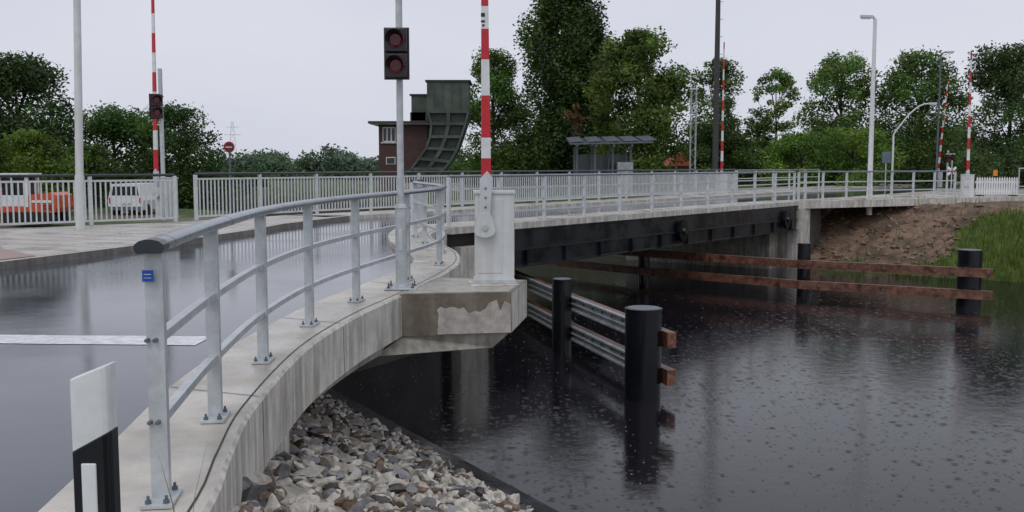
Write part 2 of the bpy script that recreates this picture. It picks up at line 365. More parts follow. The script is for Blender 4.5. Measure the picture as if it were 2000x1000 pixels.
# ---------------------------------------------------------------- railings
def bracket(m,x,y,z0,tang,w=.26,d=.14):
    rz=math.atan2(tang.y,tang.x)
    m.box((x,y,z0+.012),(w,d,.016),galv,rz=rz)
    for a in(-1,1):
        for b in(-1,1):
            q=Vector((x,y))+Vector((math.cos(rz),math.sin(rz)))*a*(w/2-.035)+Vector((-math.sin(rz),math.cos(rz)))*b*(d/2-.03)
            m.cyl((q.x,q.y,z0),(q.x,q.y,z0+.055),.008,.008,greyst,6); m.cyl((q.x,q.y,z0+.02),(q.x,q.y,z0+.036),.016,.016,greyst,6)
ovals=[(-.050,-.026),(.050,-.026),(.062,-.010),(.060,.010),(.042,.024),(.015,.031),(-.015,.031),(-.042,.024),(-.060,.010),(-.062,-.010)]
def bar_railing(m,path,posts,z0,h,rails,ov,hm,pw=.08,pd=.055,plates=True,rm=galv):
    path=[Vector((p[0],p[1],0)) for p in path]
    m.sweep([p+Vector((0,0,z0+h)) for p in path],ov,hm,True)
    for r,(w,t) in rails:
        m.sweep([p+Vector((0,0,z0+r)) for p in path],[(-w/2,-t/2),(w/2,-t/2),(w/2,t/2),(-w/2,t/2)],rm)
    for (x,y) in posts:
        d=min(range(len(path)),key=lambda i:(path[i].x-x)**2+(path[i].y-y)**2)
        t=(path[min(d+1,len(path)-1)]-path[max(0,d-1)]).normalized()
        rz=math.atan2(t.y,t.x)
        m.box((x,y,z0+h/2-.01),(pd,pw,h-.03),rm,rz=rz)
        if plates: bracket(m,x,y,z0,t)
posts=[(-1.625,4.5),(-1.82,6.0),(-1.975,7.8),(-1.97,9.6),(-1.78,11.3),(-1.42,13.4),(-1.14,15.5),(-1.24,17.6),(-1.72,19.6),(-2.08,21.4)]
path=catmull(posts,8)
m=MB()
bar_railing(m,path,posts,0,1.19,[(.76,(.05,.042)),(.38,(.05,.042))],ovals,hand)
p0=path[0];d=(path[0]-path[1]).normalized()
ov3=[(a*1.05,b*1.10-.002) for a,b in ovals]
m.sweep([(p0.x-d.x*.02,p0.y-d.y*.02,1.19),(p0.x+d.x*.10,p0.y+d.y*.10,1.19)],ov3,dkhand)
for i in range(1,len(path)-1,9):
    q=path[i]; dd=(path[i+1]-path[i]).normalized()
    m.sweep([(q.x,q.y,1.19),(q.x+dd.x*.006,q.y+dd.y*.006,1.19)],[(a*1.015,b*1.02) for a,b in ovals],joint)
for zz in(.76,.38):
    for dx in(-.018,.018): m.cyl((p0.x+dx-.01,p0.y-.03,zz),(p0.x+dx-.01,p0.y-.058,zz),.011,.009,greyst,8)
m.box((p0.x-.012,p0.y-.052,1.055),(.050,.006,.052),blue)
m.box((p0.x-.012,p0.y-.0565,1.062),(.034,.002,.003),white); m.box((p0.x-.012,p0.y-.0565,1.046),(.034,.002,.002),white)
m.build('metal_railing',bevel=.005)

ov2=[(.05*math.cos(a),.035*math.sin(a)) for a in [2*math.pi*i/8 for i in range(8)]]
m=MB()
pa=[E(k,.18) for k in np.linspace(-2.5,20.2,12)]
bar_railing(m,pa,pa,0,1.27,[(.95,(.04,.045)),(.63,(.04,.045)),(.31,(.04,.045))],ov2,hand,pw=.09,pd=.07,plates=False,rm=galv2)
m.build('metal_railing')
m=MB()
q0=Vector(E(20.7,.18)); q1=Vector((21.3,48.0))
pa=[tuple(q0.lerp(q1,t)) for t in np.linspace(0,1,8)]
bar_railing(m,pa,[tuple(q0+Vector((.35,.2)))]+pa,0,1.27,[(.82,(.04,.05)),(.42,(.04,.05))],ov2,hand,pw=.09,pd=.07,plates=False,rm=galv2)
pb=[E(k,7.9) for k in np.linspace(31.2,44,6)]
bar_railing(m,pb,pb,0,1.27,[(.8,(.04,.05)),(.4,(.04,.05))],ov2,hand,pw=.09,pd=.07,plates=False,rm=galv2)
m.build('metal_railing')

def baluster(m,pts,z0,h,panel=2.35,sp=.13,hm=dkhand):
    for a,b in zip(pts[:-1],pts[1:]):
        a=Vector((*a,z0));b=Vector((*b,z0)); L=(b-a).length; n=max(1,round(L/panel)); u=(b-a)/L; rz=math.atan2(u.y,u.x)
        m.sweep([a+Vector((0,0,h)),b+Vector((0,0,h))],ov2,hm,True)
        for zz in(.12,h-.14): m.bar(a+Vector((0,0,zz)),b+Vector((0,0,zz)),.04,.05,galv2)
        for i in range(n+1):
            p=a+u*L*i/n; m.box(p+Vector((0,0,h/2)),(.09,.07,h-.04),galv2,rz=rz)
        k=int(L/sp)
        for i in range(1,k):
            p=a+u*L*i/k; m.box(p+Vector((0,0,(h-.02)/2)),(.034,.03,h-.28),galv2,rz=rz)
m=MB(); baluster(m,[(-16.6,20.3),(-12.5,24.1),(-9.2,27.2)],0,1.29); m.build('baluster_railing')
m=MB(); baluster(m,[(-8.85,27.9),E(0,7.9),E(31,7.9)],0,1.31); m.build('baluster_railing')
m=MB(); baluster(m,[(-2.2,22.0),(-2.15,24.0)],0,1.2,panel=2); m.build('baluster_railing')

# ---------------------------------------------------------------- bridge
m=MB()
m.prism([E(-2.6,0),E(BK,0),E(BK,1.5),E(-2.6,1.5)],-.17,0,pav,concf)
m.prism([E(-1,6.4),E(BK,6.4),E(BK,8.1),E(-1,8.1)],-.17,.0,pav,concf)
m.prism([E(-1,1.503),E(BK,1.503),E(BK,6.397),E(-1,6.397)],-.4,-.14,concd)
for o in(.10,7.9):
    z0,z1=-.174,-1.2
    m.prism([E(-1,o),E(BK,o),E(BK,o+.03),E(-1,o+.03)],z1,z0,girdm)
    m.prism([E(-1,o-.10),E(BK,o-.10),E(BK,o+.25),E(-1,o+.25)],z0-.03,z0-.002,girdm)
    m.prism([E(-1,o-.12),E(BK,o-.12),E(BK,o+.28),E(-1,o+.28)],z1-.03,z1-.002,girdm)
    m.prism([E(-1,o-.07),E(BK,o-.07),E(BK,o-.002),E(-1,o-.002)],-.78,-.74,girdm)
for k in np.arange(0.6,BK,1.9):
    m.prism([E(k,.132),E(k+.45,.132),E(k+.45,7.86),E(k,7.86)],-1.0,-.405,black)
    m.prism([E(k,.01),E(k+.02,.01),E(k+.02,.098),E(k,.098)],-1.195,-.785,girdm)
for k in(9.6,18.9):
    pl=[Vector((*E(k+.30*math.cos(a),0.02),-.72+.38*math.sin(a))) for a in [2*math.pi*i/20 for i in range(20)]]
    m.extr(pl,(-C.x*.12,-C.y*.12,0),black)
    m.cyl((*E(k,-.10),-.72),(*E(k,-.17),-.72),.12,.10,girdm,14)
m.build('plate_girder_bridge')

m=MB()
m.prism([E(BK+.05,.5),E(BK+1.6,.5),E(BK+1.6,8.2),E(BK+.05,8.2)],-4,-.42,concp)
m.prism([E(BK+.05,-.15),E(BK+1.0,-.15),E(BK+1.0,.497),E(BK+.05,.497)],-4,-.33,concf)
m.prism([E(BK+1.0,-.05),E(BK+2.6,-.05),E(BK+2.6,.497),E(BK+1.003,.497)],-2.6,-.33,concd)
m.prism([E(BK-.9,.9),E(BK+.047,.9),E(BK+.047,8.1),E(BK-.9,8.1)],-4,-1.35,concp)
m.build('bridge_abutment',bevel=.02)
m=MB()
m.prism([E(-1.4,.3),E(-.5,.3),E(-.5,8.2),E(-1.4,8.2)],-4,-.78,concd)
m.prism([E(-2.3,-.05),E(-1.2,-.05),E(-1.2,.297),E(-2.3,.297)],-4,-.52,concf)
m.prism([(-1.75,24.4),(-1.95,24.5),(-4.2,20.2),(-4.0,20.1)],-4,-.76,concd)
m.build('bridge_abutment',bevel=.02)

m=MB()
ap=[E(BK+.004,0),(21.3,47.75),(30,52),(60,80),E(80,.45),E(30,.45),E(22,.95),E(BK+.004,1.5)]
m.prism(ap,-.32,-.004,pav,concf); m.build('pavement')
m=MB()
fl=[E(BK+.01,6.4),E(30,6.4),E(80,7.05),E(80,12),E(30,10),E(BK+.01,8.2)]
m.prism(fl,-.3,-.003,pav); m.build('pavement')

# ---------------------------------------------------------------- fenders
def pile(m,x,y,r,ztop):
    m.cyl((x,y,-5),(x,y,ztop-.02),r,r,black,32,False)
    m.cyl((x,y,ztop-.02),(x,y,ztop),r*1.03,r*1.03,black,32)
    m.cyl((x,y,ztop+.0),(x,y,ztop+.012),r*.9,r*.88,greyst,24)
m=MB()
pile(m,2.52,18.9,.35,-1.17); pile(m,1.2,23.8,.235,-1.17); pile(m,-.4,30.2,.235,-1.17)
d1=(Vector((1.2,23.8))-Vector((2.52,18.9))).normalized()
n1=Vector((d1.y,-d1.x))
s0=Vector((2.52,18.9))-d1*.35; pth=[s0+n1*.44,Vector((1.2,23.8))+n1*.40,Vector((-.4,30.2))+n1*.38]
for z in(-1.76,-2.48):
    P=[Vector((p.x,p.y,z)) for p in pth]
    m.sweep(P,[(-.09,-.15),(.09,-.15),(.09,.15),(-.09,.15)],wood)
    Q=[Vector((2.52,18.9))+n1*.30,Vector((1.2,23.8))+n1*.26,Vector((-.4,30.2))+n1*.26]
    Q=[Vector((p.x,p.y,z)) for p in Q]
    m.sweep(Q,[(.03,-.17),(-.07,-.17),(-.07,-.13),(-.0,-.10),(-.0,-.03),(-.07,.0),(-.0,.03),(-.0,.10),(-.07,.13),(-.07,.17),(.03,.17)],galvd)
    for t in np.linspace(.12,.95,8):
        p=Q[0].lerp(Q[1],t); m.cyl((p.x-n1.x*.0,p.y,p.z+.065),(p.x-n1.x*.03,p.y-n1.y*.03,p.z+.065),.028,.028,greyst,8)
    e=P[0]; t=(P[0]-P[1]).normalized()
    m.box(e+t*.004,(.17,.006,.29),woodend,rz=math.atan2(t.y,t.x)-math.pi/2)
m.build('pile_fender',bevel=.006)
m=MB()
pile(m,14.6,31.6,.36,-1.13); pile(m,10.1,34.3,.22,-1.13); pile(m,5.2,39.0,.22,-1.2)
ff=[(15.15,31.1),(10.0,34.0),(5.0,38.5),(0.5,43.5),(-5,48)]
for z in(-1.80,-2.50):
    m.sweep([Vector((*p,z)) for p in ff],[(-.40,-.14),(-.24,-.14),(-.24,.14),(-.40,.14)],wood)
    for t in np.linspace(0.02,.98,12):
        p=Vector(ff[0]).lerp(Vector(ff[1]),t); p=p+Vector((-.53,-.86))*.41
        m.cyl((p.x,p.y,z),(p.x-.015,p.y-.03,z),.03,.03,greyst,8)
m.build('pile_fender')

# shore kerb & rocks
n2=Vector((.86,.51)).normalized(); u2=Vector((-.51,.86)).normalized()
def SQ(q,t): p=n2*q+u2*t; return (p.x,p.y)
m=MB()
kd=mat('kerb_dark',(0.06,0.06,0.068),0.2,0,0.3,4,0.2,20,rvar=.1)
zz0,zz1=-2.60,-2.80
vs=[(*SQ(6.12,2),zz0),(*SQ(6.74,2),zz1),(*SQ(6.74,22),zz1),(*SQ(6.12,22),zz0)]+[(*SQ(6.12,2),-3.6),(*SQ(6.74,2),-3.6),(*SQ(6.74,22),-3.6),(*SQ(6.12,22),-3.6)]
m.add(vs,[(0,1,2,3),(0,4,5,1),(1,5,6,2),(2,6,7,3),(3,7,4,0)],kd)
for t in np.arange(4,22,1.5):
    a=Vector((*SQ(6.16,t),zz0-.002));b=Vector((*SQ(6.70,t),zz1+.018)); a.z+=.0
    w_=Vector((u2.x,u2.y,0))*.008
    m.add([a-w_,a+w_,b+w_,b-w_],[(0,1,2,3)],joint)
m.build('shore_kerb')
def ico(sub):
    import bmesh
    bm=bmesh.new(); bmesh.ops.create_icosphere(bm,subdivisions=sub,radius=1)
    v=np.array([p.co[:] for p in bm.verts]); f=np.array([[q.index for q in p.verts] for p in bm.faces]); bm.free(); return v,f
iv,iff=ico(2)
def stones(n,name,region,sizes,cols,flat=.68):
    V=[];Fs=[];Cc=[];o=0;cnt=0
    while cnt<n:
        x,y=region(); cnt+=1
        if x is None: continue
        sz=random.choice(sizes)*random.uniform(.8,1.25)
        z=hland(x,y)+sz*random.uniform(-.05,.55)
        R=np.array(Matrix.Rotation(random.uniform(0,6.28),3,'Z')@Matrix.Rotation(random.uniform(-1.0,1.0),3,'X'))
        w=iv.copy()
        for _ in range(13):
            d=RNG.normal(size=3); d/=np.linalg.norm(d); c=RNG.uniform(.28,.66)
            k=w@d; w=w-np.outer(np.maximum(k-c,0),d)
        w=w*np.array([1.55,1.1,flat*1.25])*sz
        w=w@R.T+np.array([x,y,z]); V.append(w); Fs.append(iff+o); o+=len(w)
        c=cols(); Cc.append(np.tile([*c,1],(len(w),1)))
    me=bpy.data.meshes.new(name); me.from_pydata(np.vstack(V).tolist(),[],np.vstack(Fs).tolist()); me.materials.append(rockm)
    ca=me.color_attributes.new('Col','FLOAT_COLOR','POINT'); ca.data.foreach_set('color',np.vstack(Cc).ravel())
    ob=bpy.data.objects.new(name,me); scn.collection.objects.link(ob)
def reg1():
    q=random.uniform(1.0,6.15); t=random.uniform(1.5,17); x,y=SQ(q,t)
    if (x<-1.9 and y<9) or x<-4.2 or (x<-1.8 and q<2.2): return None,None
    return x,y
def col1():
    r=random.random()
    if r<.58: return np.array([.68,.64,.57])*random.uniform(.75,1.12)
    if r<.80: return np.array([.27,.27,.285])*random.uniform(.5,1.3)
    if r<.92: return np.array([.17,.115,.08])*random.uniform(.5,1.4)
    return np.array([.06,.055,.055])
stones(7800,'riprap_stones',reg1,[.042,.052,.062,.075,.095],col1)
def reg2():
    x=random.uniform(13,30); y=random.uniform(32,52); s=B.x*x+B.y*y
    if s<42.3 or s>48.5 or grassy(x,y)>.5: return None,None
    return x,y
stones(5200,'earth_clods',reg2,[.04,.05,.07,.09,.13],lambda:np.array([.26,.175,.125])*random.uniform(.45,1.25),.5)

# rain drops striking the water: small, low, sparse
m=MB(); random.seed(9)
dropm=mat('rain_drop',(0.22,0.23,0.26),0.1)
for _ in range(1100):
    y=random.uniform(13,34); x=random.uniform(-.3,.55)*y
    if .86*x+.51*y<7.2 or B.x*x+B.y*y>41.5: continue
    r=random.uniform(.007,.013); h=random.uniform(.006,.016)
    m.cyl((x,y,WL),(x,y,WL+h),r,r*.3,dropm,5)
m.build('rain_splashes')

# ---------------------------------------------------------------- barriers
def barrier(x,y,z0,arm_h,bounds,rz=0,lean=0,aw=.12,start_red=True):
    m=MB(); R=Matrix.Rotation(rz,3,'Z'); o=Vector((x,y,z0))
    def T(a,b,c): return o+R@Vector((a,b,c))
    m.box(T(0,0,.59),(.50,.40,1.16),cabm,rz=rz); m.box(T(0,0,1.185),(.54,.44,.035),cabm,rz=rz)
    m.box(T(0,0,.03),(.54,.44,.05),galv,rz=rz)
    m.box(T(-.06,-.204,.62),(.32,.01,.95),cabm,rz=rz)
    m.box(T(.253,0,.6),(.01,.30,1.0),cabm,rz=rz); m.cyl(T(.25,.0,.75),T(.275,.0,.75),.02,.02,greyst,8)
    pl=[]
    for i in range(14):
        a=math.pi+math.pi*i/13; pl.append(T(-.13+.135*math.cos(a),-.215,.70+.09*math.sin(a)))
    pl+=[T(-.03,-.215,.86),T(-.07,-.215,.93),T(-.18,-.215,.93),T(-.23,-.215,.86)]
    m.extr(pl,R@Vector((0,-.09,0)),cabm)
    m.cyl(T(-.13,-.30,.74),T(-.13,-.325,.74),.045,.04,galv,12)
    m.extr([T(-.20,-.22,.9),T(-.06,-.22,.9),T(-.03,-.22,1.38),T(-.10,-.22,1.46),T(-.19,-.22,1.36)],R@Vector((0,-.075,0)),galv2)
    for zz in(1.0,1.12,1.24): m.cyl(T(-.12,-.29,zz),T(-.12,-.31,zz),.014,.014,greyst,8)
    zz=1.38; isred=start_red
    for b in bounds+[None]:
        z1=arm_h if b is None else min(b,arm_h)
        w0=aw*(1-.45*(zz-1.38)/arm_h*1.6) ; w1=aw*(1-.45*(z1-1.38)/arm_h*1.6)
        w0=max(.045,w0); w1=max(.045,w1)
        def X(z): return -.11+lean*(z-1.38)
        vs=[T(X(zz)-w0/2,-.23-.0,zz),T(X(zz)+w0/2,-.23,zz),T(X(zz)+w0/2,-.28,zz),T(X(zz)-w0/2,-.28,zz),
            T(X(z1)-w1/2,-.23,z1),T(X(z1)+w1/2,-.23,z1),T(X(z1)+w1/2,-.28,z1),T(X(z1)-w1/2,-.28,z1)]
        m.add(vs,[(0,1,5,4),(1,2,6,5),(2,3,7,6),(3,0,4,7),(4,5,6,7)],red if isred else white)
        isred=not isred; zz=z1
        if z1>=arm_h: break
    return m
m=barrier(-.235,13.0,0.02,5.6,[1.62,1.88,2.41,2.86,3.24,3.52,3.9,4.4,4.9],rz=.06,aw=.125,lean=-.006)
m.box((-.365,12.712,3.43),(.05,.004,.05),black); m.box((-.365,12.712,3.35),(.05,.004,.03),black); m.box((-.36,12.712,3.30),(.03,.004,.03),black)
m.build('boom_barrier',bevel=.006)
def bnds(a,st,top):
    r=[];z=a
    while z<top: r.append(z); z+=st
    return r
m=barrier(-10.05,29.0,0,7.2,bnds(2.0,.55,7.2),rz=-.5,aw=.16,lean=.018); m.build('boom_barrier',bevel=.008)
m=barrier(12.65,60,-.1,8.9,bnds(1.9,.6,8.9),aw=.16); m.build('boom_barrier')
m=barrier(22.9,50.2,-.1,7.3,bnds(1.9,.55,7.3),aw=.14,lean=-.012); m.build('boom_barrier')
m=barrier(32.0,75,-.1,8.0,bnds(1.8,.45,8.0),lean=.07,aw=.15); m.build('boom_barrier')

# ---------------------------------------------------------------- traffic lights
def signal(x,y,zc,w,h,top,rlow,rup,zstep,rz=0,z0=0,dx=0,base=True):
    m=MB()
    m.cyl((x,y,z0),(x,y,zstep),rlow,rlow,galv,18); m.cyl((x,y,zstep),(x,y,zstep+.05),rlow*1.12,rlow*.9,galv,18)
    m.cyl((x,y,zstep+.05),(x,y,top),rup,rup,galv,16)
    if base:
        m.box((x,y,z0+.015),(.40,.36,.02),galv); m.cyl((x,y,z0+.025),(x,y,z0+.07),rlow*1.35,rlow*1.15,galv,18)
        m.box((x,y-rlow-.002,z0+.62),(.05,.02,.26),galv2)
        for a in(-1,1):
            for b in(-1,1):
                m.cyl((x+a*.15,y+b*.13,z0+.02),(x+a*.15,y+b*.13,z0+.09),.011,.011,greyst,6); m.cyl((x+a*.15,y+b*.13,z0+.025),(x+a*.15,y+b*.13,z0+.045),.024,.024,greyst,6)
    R=Matrix.Rotation(rz,3,'Z'); o=Vector((x+dx,y,zc))
    T=lambda a,b,c:o+R@Vector((a,b,c))
    fy=-rup-.03
    m.box(T(0,fy-.03,0),(w,.02,h),sigm,rz=rz)
    m.box(T(0,fy-.09,h*.245),(w*.86,.11,h*.44),sigm,rz=rz); m.box(T(0,fy-.09,-h*.245),(w*.86,.11,h*.44),sigm,rz=rz)
    r=w*.31
    for zz in(h*.245,-h*.245):
        m.cyl(T(0,fy-.146,zz),T(0,fy-.152,zz),r*1.12,r*1.12,black,24)
        m.cyl(T(0,fy-.153,zz),T(0,fy-.168,zz),r,r*.7,lens,24)
        P=[]; n=14
        for i in range(n+1):
            a=math.radians(-15)+math.radians(210)*i/n
            P.append((math.cos(a)*r*1.16,math.sin(a)*r*1.16))
        vs=[T(a,fy-.146,zz+b) for a,b in P]+[T(a,fy-.29,zz+b) for a,b in P]
        m.add(vs,[(i,i+1,n+2+i,n+1+i) for i in range(n)],sigm,True)
    for zz in(h*.4,-h*.4): m.cyl((x,y,zc+zz-.02),(x,y,zc+zz+.02),rup*1.3,rup*1.3,greyst,14)
    return m
m=signal(-1.39,12.45,2.91,.31,.63,5.2,.072,.042,1.02,dx=-.02); m.build('traffic_light',bevel=.005)
m=signal(-9.85,28.2,wz(212,28.2),.36,.70,wz(138,28),.07,.06,1.2,rz=.5,dx=-.16,base=False); m.build('traffic_light')
m=signal(wx(1847,56),56,wz(310,56),.40,.55,wz(296,56),.06,.05,.5,base=False)
m.box((wx(1847,56),55.68,wz(303,56)),(.5,.02,.04),white); m.build('traffic_light')

# ---------------------------------------------------------------- delineator post
m=MB()
x0,y0=-1.252,2.93; w=.118; dp=.085; zb=-.2
def layer(zl,zr,zl2,zr2,mt,e=0):
    a=x0-w/2-e;b=x0+w/2+e;c=y0-dp/2-e;d=y0+dp/2+e
    pr=[(a+.02,c),(b-.02,c),(b-.005,c+.006),(b,c+.022),(b,d-.02),(b-.02,d),(a+.02,d),(a,d-.02),(a,c+.022),(a+.005,c+.006)]
    def zz(x,l,r): return l+(r-l)*(x-a)/(b-a)
    vs=[(p[0],p[1],zz(p[0],zl,zr)) for p in pr]+[(p[0],p[1],zz(p[0],zl2,zr2)) for p in pr]; n=len(pr)
    m.add(vs,[(i,(i+1)%n,n+(i+1)%n,n+i) for i in range(n)]+[tuple(range(n,2*n))],mt)
layer(zb,zb,.38,.38,white); layer(.384,.384,.70,.765,black,.0005); layer(.70,.765,.918,.965,white)
m.box((x0-.003,y0-dp/2-.004,.575),(.045,.008,.19),white)
m.build('delineator_post',bevel=.006)

# ---------------------------------------------------------------- lamps
def pole_lamp(x,y,z0,top,r0,r1,mt,arm=None,tilt=0,name='street_lamp'):
    m=MB(); xt=x+tilt; m.cyl((x,y,z0),(x+tilt*.12,y,z0+1.3),r0*1.15,r0*1.15,mt,16); m.cyl((x+tilt*.12,y,z0+1.3),(xt,y,top),r0,r1,mt,16)
    if arm:
        pts=[]
        ax,az=arm
        for i in range(9):
            t=i/8; pts.append((xt+ax*t,y,top+az*math.sin(t*math.pi/2)))
        for a,b in zip(pts[:-1],pts[1:]): m.cyl(a,b,r1*.8,r1*.8,mt,8)
        e=Vector(pts[-1]); sgn=1 if ax>0 else -1
        m.extr([e+Vector((0,-.12,-.05)),e+Vector((sgn*.55,-.10,-.03)),e+Vector((sgn*.55,.10,-.03)),e+Vector((0,.12,-.05))],(0,0,.11),galv2)
        m.box(e+Vector((sgn*.30,0,-.07)),(.40,.18,.04),white)
    m.build(name,bevel=.004)
pole_lamp(-10.55,24.3,0,9,.095,.075,cabm,arm=(1.1,.2),tilt=.22)
pole_lamp(wx(1697,46.4),46.4,-.75,8.22,.12,.08,white,arm=(-.12,.1))
pole_lamp(wx(1740,66),66,-.2,wz(265,66),.07,.06,cabm,arm=(2.2,2.0))
pole_lamp(wx(1826,72),72,-.2,wz(112,72),.08,.06,greyst,arm=(.35,.15))
m=MB(); x=wx(1395,59); m.cyl((x,59,-.2),(x,59,13.5),.19,.13,mat('mast_dark',(0.045,0.040,0.042),.5),16); m.box((x,59,0),(.6,.6,.3),concf)
for z in range(1,13): m.cyl((x-.0,58.85,z),(x+.28,58.85,z),.015,.015,greyst,6)
m.build('tall_mast')
m=MB(); x=wx(1351,70)
for a,b in((-.18,-.18),(.18,-.18),(.18,.18),(-.18,.18)): m.cyl((x+a,70+b,0),(x+a,70+b,wz(180,70)),.025,.025,galv,6)
for i in range(14):
    z=i*.48; s_=1 if i%2 else -1
    m.cyl((x-.18*s_,69.82,z),(x+.18*s_,69.82,z+.48),.014,.014,galv,5); m.cyl((x+.18,70-.18*s_,z),(x+.18,70+.18*s_,z+.48),.014,.014,galv,5)
m.box((x,70,wz(178,70)),(.6,.3,.12),galv2); m.build('lattice_mast')

# signs
m=MB(); x=-9.65;y=34.2
m.cyl((x,y,-1.6),(x,y,2.35),.035,.035,greyst,10); m.cyl((x,y-.04,2.17),(x,y-.06,2.17),.19,.19,mat('sign_red',(0.35,0.02,0.025),.4),28); m.cyl((x,y-.062,2.17),(x,y-.066,2.17),.145,.145,mat('sign_dark',(0.12,0.02,0.02),.4),28)
m.box((x,y-.07,2.17),(.22,.006,.04),cabm); m.build('round_traffic_sign')
m=MB(); x=wx(1727,62);y=62
m.cyl((x,y,-.3),(x,y,2.4),.035,.035,galv,8); m.box((x,y-.05,2.05),(.55,.02,.7),greyst); m.box((x,y-.064,2.05),(.47,.006,.62),mat('sign_back',(0.12,0.17,0.22),.5)); m.build('traffic_sign')
m=MB(); x=wx(1850,56);y=55.9
cc=Vector((x,y-.3,wz(336,56)))
for s_ in(-1,1):
    m.box(cc+Vector((0,-.012*s_,0)),(.62,.02,.12),white,ry=s_*.75); m.box(cc+Vector((.0,-.012*s_-.006,0)),(.2,.02,.12),red,ry=s_*.75)
m.box(cc+Vector((0,.04,-.2)),(.05,.03,1.6),galv); m.build('crossbuck_sign')
m=MB()
x=wx(1905,50.5)
for i in range(17):
    xx=x+i*.125; m.extr([(xx,50.5,.08),(xx+.085,50.5,.08),(xx+.085,50.5,.88),(xx+.042,50.5,.97),(xx,50.5,.88)],(0,.03,0),white)
for z in(.25,.7): m.box((x+1.05,50.55,z),(2.2,.04,.1),white)
for i in(0,1):
    m.box((x+.2+i*1.7,50.55,-.02),(.18,.6,.14),rubber); m.box((x+.2+i*1.7,50.58,.4),(.05,.05,.8),galv)
m.cyl((x+.95,50.55,.95),(x+.95,50.55,1.02),.07,.07,rubber,12); m.cyl((x+.95,50.55,1.02),(x+.95,50.55,1.32),.11,.10,amber,16)
m.build('construction_barrier')
m=MB(); x=wx(1987,50)
m.cyl((x,50,-.1),(x,50,1.4),.03,.03,galv,8); m.cyl((x+2,50,-.1),(x+2,50,1.4),.03,.03,galv,8); m.cyl((x,50,1.4),(x+2,50,1.4),.03,.03,galv,8); m.cyl((x,50,.5),(x+2,50,.5),.025,.025,galv,8)
m.build('tubular_gate')

# ---------------------------------------------------------------- control house & counterweight
D=70.
bx0,bx1=wx(742,D),wx(836,D); zr=wz(246,D)
m=MB()
wy=D; xw0,xw1=wx(749,D),wx(775,D); zw0,zw1=wz(280,D),wz(251,D)
m.box(((bx0+xw0)/2,wy,(zr-.3)/2),(xw0-bx0,.3,zr+.3),brickm)
m.box(((xw1+bx1)/2,wy,(zr-.3)/2),(bx1-xw1,.3,zr+.3),brickm)
m.box(((xw0+xw1)/2,wy,(zw0-.3)/2),(xw1-xw0,.3,zw0+.3),brickm)
m.box(((xw0+xw1)/2,wy,(zw1+zr)/2),(xw1-xw0,.3,zr-zw1),brickm)
m.box((bx0+.15,wy+2.15,(zr-.3)/2),(.3,4,zr+.3),brickm); m.box((bx1-.15,wy+2.15,(zr-.3)/2),(.3,4,zr+.3),brickm); m.box(((bx0+bx1)/2,wy+4.3,(zr-.3)/2),(bx1-bx0,.3,zr+.3),brickm)
m.box(((xw0+xw1)/2,wy+.02,(zw0+zw1)/2),(xw1-xw0-.004,.04,zw1-zw0-.004),glass)
for t in(0,.33,.66,1): m.box((xw0+.03+(xw1-xw0-.06)*t,wy-.03,(zw0+zw1)/2),(.07,.06,zw1-zw0-.01),white)
for z in(zw0+.04,zw1-.04): m.box(((xw0+xw1)/2,wy-.035,z),(xw1-xw0-.01,.05,.07),white)
m.box(((xw0+xw1)/2,wy-.2,zw0-.05),(xw1-xw0+.2,.12,.09),concf)
m.box(((bx0+bx1)/2,wy+2,zr+.12),(bx1-bx0+1.3,5.6,.16),roofm); m.box(((bx0+bx1)/2,wy+2,zr+.02),(bx1-bx0+1.1,5.3,.06),white)
m.box((wx(765,D),wy-.2,wz(316,D)),(.55,.06,.4),glass); m.box((wx(765,D),wy-.18,wz(316,D)),(.65,.04,.5),white)
m.box((wx(815,D),wy+1.6,zr+.55),(1.1,1,.7),brickm)
m.build('brick_control_house')
m=MB()
D2=69.
def GX(px): return wx(px,D2)
m.box(((GX(836)+GX(916))/2,D2+1.4,(wz(164,D2)+wz(224,D2))/2),(GX(916)-GX(836),3.2,wz(164,D2)-wz(224,D2)),green_st)
m.box(((GX(833)+GX(920))/2,D2+1.4,wz(163,D2)),(GX(920)-GX(833),3.4,.12),green_dk)
for px in(850,866,884,900): m.box((GX(px),D2-.24,wz(194,D2)),(.05,.05,1.9),green_st)
m.box(((GX(798)+GX(833))/2,D2+3.4,(wz(186,D2)+wz(236,D2))/2),(GX(833)-GX(798)-.1,2.6,wz(186,D2)-wz(236,D2)),green_st)
m.box(((GX(796)+GX(835))/2,D2+3.4,wz(185,D2)),(GX(835)-GX(796),2.8,.1),green_dk)
def rocker(y,th):
    ptsR=[(916,222),(910,245),(902,270),(893,295),(880,318),(868,332),(855,345)]
    ptsL=[(838,222),(845,245),(842,270),(834,292),(820,312),(805,332),(790,345)]
    Rr=[(GX(a),wz(b,D2)) for a,b in ptsR]; Ll=[(GX(a),wz(b,D2)) for a,b in ptsL]
    poly=[Vector((a,y,b)) for a,b in Rr]+[Vector((a,y,b)) for a,b in reversed(Ll)]
    m.extr(poly,(0,th,0),green_dk)
    for line in (Rr,Ll):
        for p,q in zip(line[:-1],line[1:]): m.bar((p[0],y-.14,p[1]),(q[0],y-.14,q[1]),.27,.14,green_st)
    for (a,b),(c,d) in zip(Rr,Ll): m.bar((a,y-.12,b),(c,y-.12,d),.23,.2,green_st)
    midl=[((a+c)/2,(b+d)/2) for (a,b),(c,d) in zip(Rr,Ll)]
    for p,q in zip(midl[:-1],midl[1:]): m.bar((p[0],y-.11,p[1]),(q[0],y-.11,q[1]),.21,.24,green_st)
rocker(D2-.2,.25); rocker(D2+2.8,.25)
m.box((GX(840),D2+1.5,-.3),(4.2,4,1.2),concp)
m.build('bascule_counterweight')

